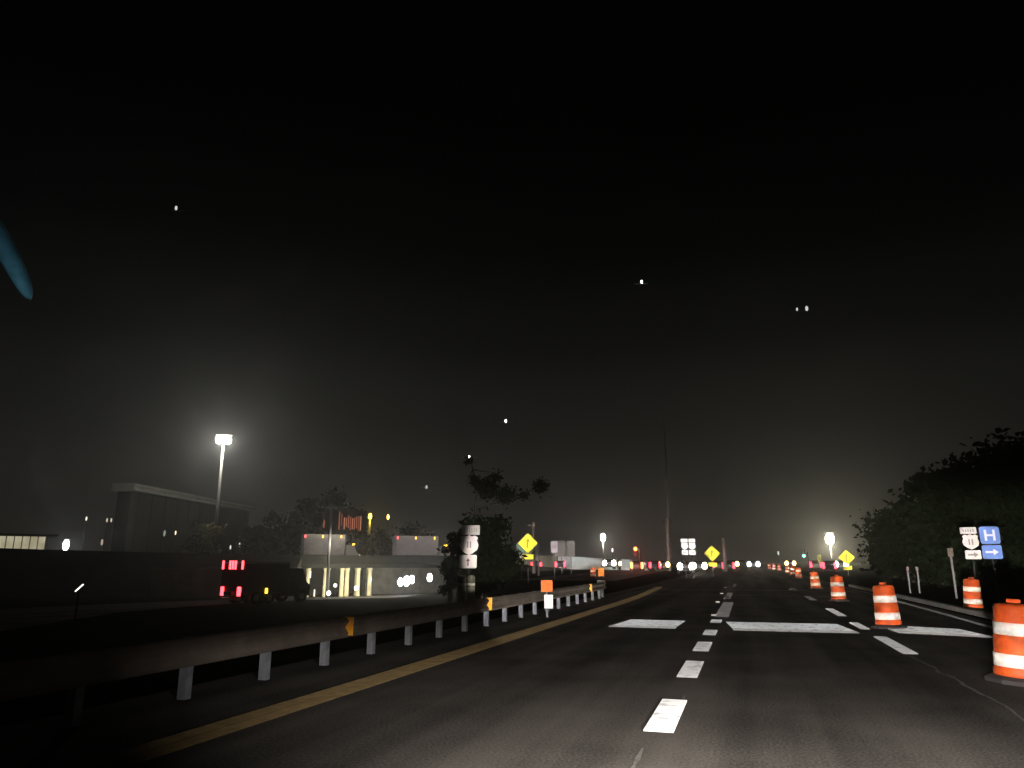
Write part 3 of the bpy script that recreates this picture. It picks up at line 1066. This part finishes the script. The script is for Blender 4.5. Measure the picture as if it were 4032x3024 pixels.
# ---------------------------------------------------------------- buildings
def slab_building(px0, px1, d0_, d1_, zbase, zroof, depth, label, m_wall, m_fascia, fas, over=.8):
    a, c = bl(px0, d0_), bl(px1, d1_)
    L_ = (c - a).length
    t = thing('warehouse', label, 'building', (a.x, a.y, zbase), math.atan2((c - a).y, (c - a).x))
    hh_ = zroof - zbase
    B().box((L_ / 2, depth / 2, (hh_ - fas) / 2), (L_, depth, hh_ - fas)).build('wall', m_wall, t)
    B().box((L_ / 2, depth / 2, hh_ - fas / 2), (L_ + over * 2, depth + over * 2, fas), bevel=.05).build('roof_fascia', m_fascia, t)
    b = B()
    for z in (fas * .25, fas * .8):
        b.box((L_ / 2, -over - .12, hh_ - z), (L_ + over * 2 - .2, .22, .18))
    b.build('gutter', mat('pale_gutter', (.4, .39, .34), .7), t)
    k = int(L_ / 5)
    for i in range(k):
        B().box(((i + .5) * L_ / k, -.04, (hh_ - fas) * .5), (.22, .1, hh_ - fas)).build('pilaster', m_wall, t)
    return t


ZR = at(485, 1903, 137).z
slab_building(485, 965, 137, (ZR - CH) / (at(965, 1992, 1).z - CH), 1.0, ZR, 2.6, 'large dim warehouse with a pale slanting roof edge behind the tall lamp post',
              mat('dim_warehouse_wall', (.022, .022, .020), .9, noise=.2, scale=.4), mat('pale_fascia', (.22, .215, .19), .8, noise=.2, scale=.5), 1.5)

# cream store front at the far left, its light put in as glowing panels
a, c = bl(-260, 104), bl(205, 112)
L_ = (c - a).length
t = thing('store_building', 'long low cream lit store front at the left edge', 'building', (a.x, a.y, 3.0), math.atan2((c - a).y, (c - a).x))
def lit_front():
    m = bpy.data.materials.new('lit_cream_front'); m.use_nodes = True
    n = m.node_tree; n.nodes.clear()
    o_ = n.nodes.new('ShaderNodeOutputMaterial'); e = n.nodes.new('ShaderNodeEmission')
    t_ = n.nodes.new('ShaderNodeTexCoord'); x = n.nodes.new('ShaderNodeTexNoise'); x.inputs['Scale'].default_value = .5; x.inputs['Detail'].default_value = 4
    r_ = n.nodes.new('ShaderNodeValToRGB'); r_.color_ramp.elements[0].position = .35; r_.color_ramp.elements[0].color = (.24, .215, .135, 1)
    r_.color_ramp.elements[1].position = .7; r_.color_ramp.elements[1].color = (.40, .37, .26, 1)
    n.links.new(t_.outputs['Object'], x.inputs[0]); n.links.new(x.outputs[0], r_.inputs[0]); n.links.new(r_.outputs[0], e.inputs[0]); n.links.new(e.outputs[0], o_.inputs[0])
    e.inputs[1].default_value = 1.25
    m.cycles.emission_sampling = 'NONE'
    return m
lf_ = lit_front()
B().box((L_ / 2 - .6, 4, 1.15), (L_ - 1.2, 7.6, 2.4)).build('wall', M['dim_wall'], t)
B().box((L_ / 2, 3.9, 2.5), (L_ + .6, 8.6, .22), bevel=.03).build('roof', M['dim_wall'], t)
k = 13
for i in range(k):
    x = (i + .5) * (L_ - 1.2) / k
    w = B().box((x, .16, 1.2), ((L_ - 1.2) / k - .12, .06, 2.15)).build('glow_panel', lf_, t)
for i in range(k + 1):
    B().box((i * (L_ - 1.2) / k, .12, 1.2), (.08, .1, 2.3)).build('mullion', mat('tan_mullion', (.6, .5, .3), .7), t)

# red lit sign made of upright strokes on a pylon
p = at(1350, 2217, 128); p.z = H(p.x, p.y)
t = thing('pylon_sign', 'dim sign of ragged red orange letter strokes high above the left box truck', 'sign', p, yaw_to_cam(p))
z0 = at(1350, 2095, 128).z - p.z; z1 = at(1350, 2010, 128).z - p.z
B().box((0, .25, (z0 + z1) / 2), (7.2, .3, z1 - z0)).build('panel', mat('black_panel', (.012, .01, .01), .8), t)
B().tube((-1.5, .3, 0), (-1.5, .3, z0), .18).build('pole', M['dark_post'], t)
B().tube((1.5, .3, 0), (1.5, .3, z0), .18).build('pole', M['dark_post'], t)
rnd = random.Random(12)
lx = [(-3.45, 40, 70), (-.95, 5, 75), (-.55, 14, 60)] + [(-.1 + k * .34, 28 + rnd.uniform(-8, 8), 68 + rnd.uniform(-8, 14)) for k in range(9)]
mpx = (z1 - z0) / 85
for k, (x, ya, yb) in enumerate(lx):
    cc = [(.42, .13, .07), (.34, .09, .05), (.26, .06, .035), (.5, .2, .1)][k % 4]
    z_a, z_b = z1 - ya * mpx, z1 - yb * mpx
    B().box((x, .07, (z_a + z_b) / 2), (.17, .05, z_a - z_b), bevel=.02).build('letter_stroke', glow('red_neon_%d' % (k % 4), cc, .8), t)


# ---------------------------------------------------------------- vehicles
tyre = mat('tyre_rubber', (.02, .02, .02), .85)
rimm = mat('rim_metal', (.3, .3, .3), .4, .7)
glassm = mat('dark_glass', (.02, .022, .025), .1, spec=.6)
paints = {'grey': mat('paint_grey', (.08, .08, .085), .4), 'white': mat('paint_white', (.30, .29, .28), .4), 'black': mat('paint_black', (.012, .012, .014), .35),
          'brown': mat('paint_brown', (.12, .08, .06), .5), 'maroon': mat('paint_maroon', (.06, .012, .014), .5)}


def car(front_lit, hcol, hs, tcol, ts, paint, name='car'):
    """faces local -y"""
    t = thing(name, 'x', 'car', (0, 0, 0), 0, 'distant cars')
    prof_ = [(-2.2, .35), (-2.25, .7), (-2.1, .88), (-1.1, 1.02), (-.45, 1.48), (1.1, 1.5), (1.85, 1.05), (2.2, .98), (2.25, .5), (2.15, .35)]
    b = B()
    rings_ = []
    for x, ins in ((-.9, .06), (-.86, 0), (.86, 0), (.9, .06)):
        rings_.append([b.bm.verts.new((x * (1 if z < 1.1 else .84), y, z)) for y, z in prof_])
    for a_, c_ in zip(rings_, rings_[1:]):
        for k in range(len(prof_)):
            b.bm.faces.new((a_[k], a_[(k + 1) % len(prof_)], c_[(k + 1) % len(prof_)], c_[k]))
    b.bm.faces.new(rings_[0]); b.bm.faces.new(list(reversed(rings_[-1])))
    b.build('body', paint, t)
    # windscreens proud of the body
    B().quad((-.7, -1.06, 1.075), (.7, -1.06, 1.075), (.66, -.50, 1.475), (-.66, -.50, 1.475)).build('windscreen', glassm, t)
    B().quad((-.66, 1.82, 1.10), (.66, 1.82, 1.10), (.62, 1.17, 1.485), (-.62, 1.17, 1.485)).build('rear_window', glassm, t)
    for sx_ in (-.9, .9):
        for y in (-1.4, 1.4):
            w = B().tube((sx_ - .11, y, .33), (sx_ + .11, y, .33), .33, seg=18).build('wheel', tyre, t)
            B().tube((sx_ - .12, y, .33), (sx_ + .12, y, .33), .19, seg=12).build('rim', rimm, w)
    for sx_ in (-.68, .68):
        B().ball((sx_, -2.2, .86), .30, (1.05, .35, 1.5)).build('headlight', glow('head_%g_%g_%g_%g' % (*hcol, hs), hcol, hs) if front_lit else glassm, t)
        B().box((sx_ * 1.1, 2.24, .85), (.30, .06, .80), bevel=.04).build('tail_light', glow('tail_%g_%g_%g_%g' % (*tcol, ts), tcol, ts) if not front_lit else M['paint_maroon'], t)
    B().box((0, -2.28, .45), (1.7, .12, .2), bevel=.03).build('bumper', plastic_dark, t)
    return t


def place(px, d, kind, label, toward=True, z=None, spin=0.0):
    q = at(px, 2217, d)
    zz = (max(H(q.x, q.y) + .03, rz_(q.y))) if z is None else z
    rot = yaw_to_cam(q) + spin + (0 if toward else math.pi)
    return (q.x, q.y, zz), rot, label


protos = {}
def put(key, px, d, label, toward=True, spin=0.0, z=None):
    loc, rot, lb = place(px, d, key, label, toward, z, spin)
    if key not in protos:
        kw = {'white': (True, (1, .93, .80), 30, (1, .05, .05), 1, paints['grey']),
              'warm': (True, (1, .70, .26), 14, (1, .05, .05), 1, paints['brown']),
              'blue': (True, (.85, .93, 1), 14, (1, .05, .05), 1, paints['white']),
              'red': (False, (1, 1, 1), 1, (1, .03, .05), 10, paints['black']),
              'brake': (False, (1, 1, 1), 1, (1, .14, .03), 16, paints['maroon'])}[key]
        c = car(*kw)
        protos[key] = c
        c.location = loc; c.rotation_euler = (0, 0, rot); c['label'] = lb
        return c
    return dup(protos[key], loc, rot, lb)


put('warm', 1990, 125, 'oncoming car with warm headlights left of the largest yellow sign')
put('red', 2112, 130, 'car with small red tail lights just right of the largest yellow sign', False)
put('red', 2206, 135, 'car with a red tail light under the dim grey sign backs', False)
put('blue', 2232, 150, 'oncoming car with bluish white headlights under the dim grey sign backs')
put('red', 2304, 150, 'red tail lit car left of the bright white street lamp post', False, .1)
put('warm', 2322, 165, 'oncoming car with yellow headlights at the left end of the grey wall')
put('white', 2394, 118, 'oncoming car with bright headlights in front of the grey concrete wall', True, .08, 0.6)
put('red', 2408, 170, 'red tail lit car behind the bright oncoming car at the wall', False)
put('white', 2455, 150, 'oncoming car with white headlights behind the short wall block')
put('red', 2567, 118, 'car with red tail lights between the red signal and the thick utility pole', False, .2)
put('warm', 2612, 122, 'oncoming car with amber lights in front of the thick utility pole')
put('white', 2700, 92, 'oncoming car with dazzling headlights below the left part of the white sign cluster')
put('white', 2752, 100, 'oncoming car with dazzling yellowish headlights right below the white sign cluster')
put('red', 2830, 120, 'red tail lit car at the foot of the middle yellow sign', False)
put('red', 2868, 112, 'red tail lit car just right of the short wide pole', False)
put('warm', 2886, 135, 'oncoming car with cream headlights right of the short wide pole')
put('blue', 2967, 125, 'lone oncoming car with white headlights in the middle of the road ahead')
put('red', 3212, 120, 'red tail lit car behind the third drum of the row', False)
put('red', 3265, 105, 'red tail lit car under the glowing yellowish street lamp', False)
put('white', 3312, 115, 'oncoming car with white headlights below the right yellow sign')
put('warm', 2428, 145, 'oncoming car with amber headlights at the right end of the long grey wall')
put('red', 2918, 150, 'dim red tail lit car between the cream headlights and the lone white headlights')
put('warm', 3112, 150, 'oncoming car with amber headlights behind the far drums')
put('brake', 2507, 112, 'car with strong orange red brake lights left of the grey box', False)

# cars on the overpass, and below it
up = nrm
def on_deck(px, off):
    x = frac(px)
    q = A + u * x + nrm * off
    return (q.x, q.y, 1.46)
c = dup(protos['red'], on_deck(1437, 10.5), math.atan2(u.y, u.x) - math.pi / 2 + .9, 'red tail lit car on the overpass between the two box trucks')
c = dup(protos['blue'], on_deck(1400, 7.0), math.atan2(u.y, u.x) + .5, 'pale car on the overpass right behind the left box truck')


def traffic_signal(px, py, d, lit, label, two=False):
    p = at(px, 2217, d); p.z = H(p.x, p.y)
    t = thing('traffic_signal', label, 'traffic light', p, yaw_to_cam(p))
    z = at(px, py, d).z - p.z
    B().tube((.55, .3, -.1), (.55, .3, z + .3), .1, .08).tube((.55, .3, z), (0, .3, z), .05).build('pole', M['dark_post'], t)
    hd = B().box((0, 0, z), (.42, .3, 1.25), bevel=.04).build('signal_head', plastic_dark, t)
    cs = [(.34, 'r'), (0, 'y'), (-.34, 'g')]
    for dz, k in cs:
        on = k in lit
        m = {'r': glow('signal_red', (1, .10, .02), 28), 'y': glow('signal_amber', (1, .45, .02), 12), 'g': glow('signal_green', (.12, 1, .42), 9)}[k] if on else glassm
        B().ball((0, -.16, z + dz), .21 if on else .14, (1, .6, 1)).build('lens', m, hd, True)
        B().tube((0, -.15, z + dz + .02), (0, -.32, z + dz + .02), .17, .17, 12, caps=False).build('visor', plastic_dark, hd)
    return t


traffic_signal(3168, 2180, 118, 'g', 'green lit traffic light left of the glowing yellowish street lamp')
traffic_signal(2504, 2172, 100, 'r', 'red lit traffic light above the strong brake lights')
light('signal_glow', 'POINT', at(2504, 2172, 99), 260, (1, .05, .02), shadow_soft_size=.15)
light('brake_glow', 'POINT', at(2506, 2200, 108), 160, (1, .05, .02), shadow_soft_size=.15)

# grey box beside the signal
p = at(2543, 2217, 118); p.z = H(p.x, p.y)
t = thing('utility_cabinet', 'pale grey roadside cabinet right of the red traffic light', 'cabinet', p, yaw_to_cam(p))
B().box((0, 0, .75), (.85, .5, 1.3), bevel=.03).build('housing', mat('cabinet_grey', (.2, .2, .22), .6), t)
B().box((0, -.265, .75), (.7, .02, 1.1), bevel=.005).build('door', mat('cabinet_door', (.26, .26, .28), .6), t)
B().box((0, 0, .05), (1, .65, .12)).build('plinth', conc, t)


# ---------------------------------------------------------------- box trucks
amber_m = glow('marker_amber', (1, .42, .03), 6)
red_m = glow('marker_red', (1, .04, .05), 9)
warm_m = glow('truck_headlight', (1, .78, .42), 14)


def box_truck(name, label, loc, rz, L_, hbox, bw, boxm, cabm, rear_lit, front_lit, zb=1.0, markers=True, stretch=1.0, lens_m=None):
    """drives along local +x; the box's rear face is at x=0"""
    t = thing(name, label, 'truck', loc, rz, 'box trucks')
    B().box((L_ / 2, 0, zb + hbox / 2), (L_, bw, hbox), bevel=.04).build('cargo_box', boxm, t)
    B().box((L_ / 2, 0, zb + hbox - .04), (L_ + .06, bw + .06, .1)).build('top_rail', mat('rail_silver', (.3, .29, .28), .5, .3), t)
    # cab
    cb = B().prism([(L_ + .15, .5), (L_ + 2.1, .5), (L_ + 2.15, 1.2), (L_ + 1.75, 1.5), (L_ + 1.35, 2.45), (L_ + .15, 2.5)], -bw / 2 + .12, bw / 2 - .12).build('cab', cabm, t)
    B().quad((L_ + 1.78, -bw / 2 + .3, 1.52), (L_ + 1.78, bw / 2 - .3, 1.52), (L_ + 1.40, bw / 2 - .35, 2.38), (L_ + 1.40, -bw / 2 + .35, 2.38)).build('windscreen', glassm, cb)
    B().box((L_ / 2 + .8, 0, .82), (L_ + 2.2, .9, .22)).build('chassis', plastic_dark, t)
    for x in (1.2, 2.3, L_ + 1.3):
        for y in (-bw / 2 + .18, bw / 2 - .18):
            w = B().tube((x, y - .14, .5), (x, y + .14, .5), .5, seg=18).build('wheel', tyre, t)
            B().tube((x, y - .15, .5), (x, y + .15, .5), .24, seg=12).build('rim', rimm, w)
    if front_lit:
        for y in (-bw / 2 + .35, bw / 2 - .35):
            B().ball((L_ + 2.16, y, .95), .22, (.5, 1, 1.1)).build('headlight', warm_m, t)
    if markers:
        for x in (.15, L_ * .45, L_ * .9):
            B().box((x, -bw / 2 - .04, zb + hbox - .28), (.14, .07, .34), bevel=.02).build('marker_light', red_m if x < 1 else amber_m, t)
        for y in (-.7, -.2, .3):
            B().box((L_ + 1.42, y, 2.62), (.12, .16, .2), bevel=.02).build('marker_light', amber_m, t)
    if rear_lit:
        for y in (-1.08, -.30, 0, .30, 1.08):
            B().box((-.04, y, zb + hbox - .18), (.09, .16, .58), bevel=.03).build('clearance_light', red_m, t)
        for y in (-1.0, -.82, .88, 1.02):
            B().box((-.05, y, .95), (.09, .16, .60), bevel=.03).build('tail_light', red_m, t)
        B().box((L_ * .5, -bw / 2 - .04, .95), (.16, .08, .34), bevel=.02).build('marker_light', glow('amber_side', (1, .62, .02), 9), t)
        B().box((0.02, 0, .45), (.12, 2.1, .14)).build('bumper', M['rail_silver'], t)
        B().box((-.012, 0, zb + hbox / 2), (.02, 2.1, hbox - .3)).build('rear_door', mat('door_dark_red', (.03, .008, .009), .6), t)
    return t


whitebox = mat('truck_box_white', (.34, .32, .30), .6, noise=.15, scale=1.5)
x = frac(1215)
angd = math.atan2(u.y, u.x)
l1 = on_deck(1212, 3.6)
box_truck('box_truck', 'white box truck with amber lights on the overpass, left of the yellow lamp', l1, angd - .10, 5.6, 2.75, 2.4, whitebox, paints['white'], False, True, zb=1.15)
l2 = on_deck(1585, 3.6)
box_truck('box_truck', 'white box truck with yellow headlights at the right end of the overpass', l2, angd - .10, 6.4, 2.75, 2.4, mat('truck_box_lilac', (.26, .245, .26), .6, noise=.15, scale=1.5), paints['white'], False, True, zb=1.15)
# dark truck on the lower road, seen from behind
p = at(920, 2217, 53)
zt_ = H(p.x, p.y)
ang = math.atan2(HF.y, HF.x) - R(34)
box_truck('box_truck', 'dark red box truck seen from behind with red lights on the lower road', (p.x, p.y, zt_ + .05), ang, 3.9, 2.0, 2.45, mat('box_dark_red', (.02, .006, .006), .6), paints['maroon'], True, False, zb=.9, markers=False)

# small wall lamps under the overpass
def wall_lamp(px, py, d, label, e, col=(.95, .98, 1.0), s_=34, r=.36):
    q = at(px, py, d)
    t = thing('wall_lamp', label, 'lamp', q, yaw_to_cam(q), 'lamps on the wall under the overpass')
    B().box((0, .22, 0), (r * 1.9, .2, r * 3.2), bevel=.04).build('housing', steel, t)
    B().ball((0, 0, 0), r, (1, .5, 1.6)).build('lens', glow('wall_lens_%g' % s_, col, s_), t, True)
    if e:
        light('wall_lamp_light', 'POINT', q - HF * .9 + Vector((0, 0, -.1)), e, col, shadow_soft_size=.2)


wall_lamp(1577, 2292, 108.5, 'leftmost of the three white lamps close together under the overpass', 260)
wall_lamp(1601, 2288, 109, 'middle one of the three white lamps close together under the overpass', 0, r=.44)
wall_lamp(1622, 2282, 109.5, 'right one of the three white lamps close together under the overpass', 260)
wall_lamp(1692, 2274, 111, 'separate white lamp at the right end of the wall under the overpass', 260)
# low flood lights at the foot of the columns
def ground_lamp(px, py, d, label, col, s_, e):
    q = at(px, py, d)
    q.z = max(q.z, -2.8)
    t = thing('flood_light', label, 'lamp', q, yaw_to_cam(q))
    B().box((0, .1, -.16), (.3, .25, .12)).build('base', steel, t)
    B().ball((0, 0, 0), .24, (1, .6, 1.1)).build('lens', glow('flood_%g_%g' % (s_, col[2]), col, s_), t, True)
    light('flood_lamp_light', 'POINT', q - HF * .3 + Vector((0, 0, .5)), e, col, shadow_soft_size=.2)
ground_lamp(1294, 2336, 96, 'bluish white flood light at the foot of the cream columns', (.85, .92, 1.0), 18, 90)
ground_lamp(1403, 2316, 97, 'warm white flood light between the cream columns', (1, .88, .75), 14, 130)
ground_lamp(1320, 2305, 99, 'small dim white flood light near the second bright column', (.9, .9, .7), 2.0, 110)
for x_, e_ in ((frac(1270), 750), (frac(1640), 800)):  # unseen lights added to brighten the trucks on the overpass
    q = A + u * x_ - nrm * 6
    light('overpass_fill', 'POINT', (q.x, q.y, 4.2), e_, (1, .93, .84), shadow_soft_size=.4)
for x_, e_ in ((frac(1250), 190), (frac(1340), 190), (frac(1440), 190)):  # more unseen lights, added in front of the columns to brighten them
    q = A + u * x_ - nrm * 2.6
    light('underpass_fill', 'POINT', (q.x, q.y, -.4), e_ * 4, (1, .92, .66), shadow_soft_size=.3)
# small markers left of the columns, their reflected light put in as glow
for px, py, lb in ((1222, 2262, 'upper small white marker left of the cream columns'), (1238, 2335, 'lower small amber marker left of the cream columns')):
    q = at(px, py, 92); gz2 = H(q.x, q.y)
    t = thing('delineator_post', lb, 'marker post', (q.x, q.y, gz2), yaw_to_cam(q))
    B().tube((0, 0, 0), (0, 0, q.z - gz2 + .3), .05).build('post', M['dark_post'], t)
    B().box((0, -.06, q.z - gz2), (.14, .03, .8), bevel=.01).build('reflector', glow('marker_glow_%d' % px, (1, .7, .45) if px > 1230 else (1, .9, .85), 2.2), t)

# small white light low in the dark on the left
q = at(312, 2316, 24); gz2 = H(q.x, q.y)
t = thing('path_light', 'lone thin white light low in the dark at the left', 'lamp', (q.x, q.y, gz2), yaw_to_cam(q))
B().tube((0, .02, 0), (0, .02, q.z - gz2 - .05), .03).build('post', M['dark_post'], t)
B().tube((-.10, -.02, q.z - gz2 - .1), (.10, -.02, q.z - gz2 + .12), .018).build('lamp_tube', glow('thin_white', (1, .95, .85), 2.5), t)

# ---------------------------------------------------------------- aircraft lights high in the sky; the last three stand in for windscreen reflections
am = glow('aircraft_light', (1, .97, .92), 14)
am2 = glow('aircraft_light_or_reflection_dim', (.8, .85, .82), .8)
hull = mat('aircraft_hull', (.2, .2, .2), .5)
def aircraft(px, py, d, label, m, r):  # also builds the three stand-ins for windscreen reflections
    q = at(px, py, d)
    t = thing('aircraft', label, 'aircraft', q, YAW, 'aircraft lights in the night sky')
    B().lathe([(.02, -6), (.9, -3.5), (1, 0), (.9, 5), (.2, 9)], (0, 0, 0), seg=10).build('fuselage', hull, t, True)
    t.children[0].rotation_euler = (R(-90), 0, 0)
    B().prism([(-9, -.1), (9, -.1), (9, .1), (-9, .1)], -1, 1).build('wing', hull, t)
    B().ball((0, -7.2, .0), r * .75, (1, 1, 1.9)).build('landing_light', m, t, True)
for px, py, lb, m_, r_ in ((2523, 1118, 'highest and brightest white light in the night sky', am, 1.5), (1992, 1662, 'white sky light second from the top of the descending row of four', am, 1.4),
                       (1849, 1802, 'white sky light third in the descending row, above the thin tree', am, 1.1), (1682, 1920, 'lowest faint white sky light of the descending row', am2, 1.6),
                       (703, 829, 'lone faint white windscreen reflection high on the left, built as a sky light', am2, 2.2),
                       (3130, 1225, 'left of two faint grey windscreen reflections close together on the right', am2, 1.6), (3168, 1222, 'right and brighter of two faint windscreen reflections close together on the right', am2, 2.4)):
    aircraft(px, py, 900, lb, m_, r_)

# ---------------------------------------------------------------- windscreen reflection shaped as an added teal strip, lit by an unseen lamp
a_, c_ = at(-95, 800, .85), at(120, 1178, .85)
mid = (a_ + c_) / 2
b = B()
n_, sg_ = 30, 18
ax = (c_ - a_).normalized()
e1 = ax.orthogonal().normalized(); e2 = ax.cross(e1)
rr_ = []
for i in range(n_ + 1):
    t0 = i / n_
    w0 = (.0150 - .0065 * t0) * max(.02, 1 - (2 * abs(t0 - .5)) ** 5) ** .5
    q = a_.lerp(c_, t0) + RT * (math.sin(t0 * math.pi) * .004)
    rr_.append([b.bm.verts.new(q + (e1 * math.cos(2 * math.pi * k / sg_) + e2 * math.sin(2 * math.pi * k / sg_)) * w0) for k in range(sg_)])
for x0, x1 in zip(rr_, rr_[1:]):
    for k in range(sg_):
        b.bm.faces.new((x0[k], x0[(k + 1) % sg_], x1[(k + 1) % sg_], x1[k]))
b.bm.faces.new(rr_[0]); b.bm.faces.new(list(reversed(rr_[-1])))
ts = b.build('windscreen_reflection', mat('teal_reflection', (.16, .34, .40), .7, scale=60, noise=.25), smooth=True)
tag(ts, 'slanting teal windscreen reflection at the upper left edge of the view, built as a solid strip', 'windscreen reflection')
o = light('reflection_fill', 'POINT', at(-150, 1060, .72), .12, (.55, .84, 1.0), shadow_soft_size=.01)  # unseen lamp added only to light the teal strip

# ---------------------------------------------------------------- haze
hz = B().box((-60, 330, 16.6), (1500, 900, 41))
ho = hz.build('haze', mat('haze_air', (1, 1, 1)))
hm = M['haze_air']
hn = hm.node_tree
hn.nodes.clear()
hout = hn.nodes.new('ShaderNodeOutputMaterial')
hv = hn.nodes.new('ShaderNodeVolumePrincipled')
hv.inputs['Density'].default_value = .0007
hv.inputs['Color'].default_value = (.9, .9, .88, 1)
hv.inputs['Anisotropy'].default_value = .82
hn.links.new(hv.outputs[0], hout.inputs['Volume'])
tag(ho, kind='stuff')
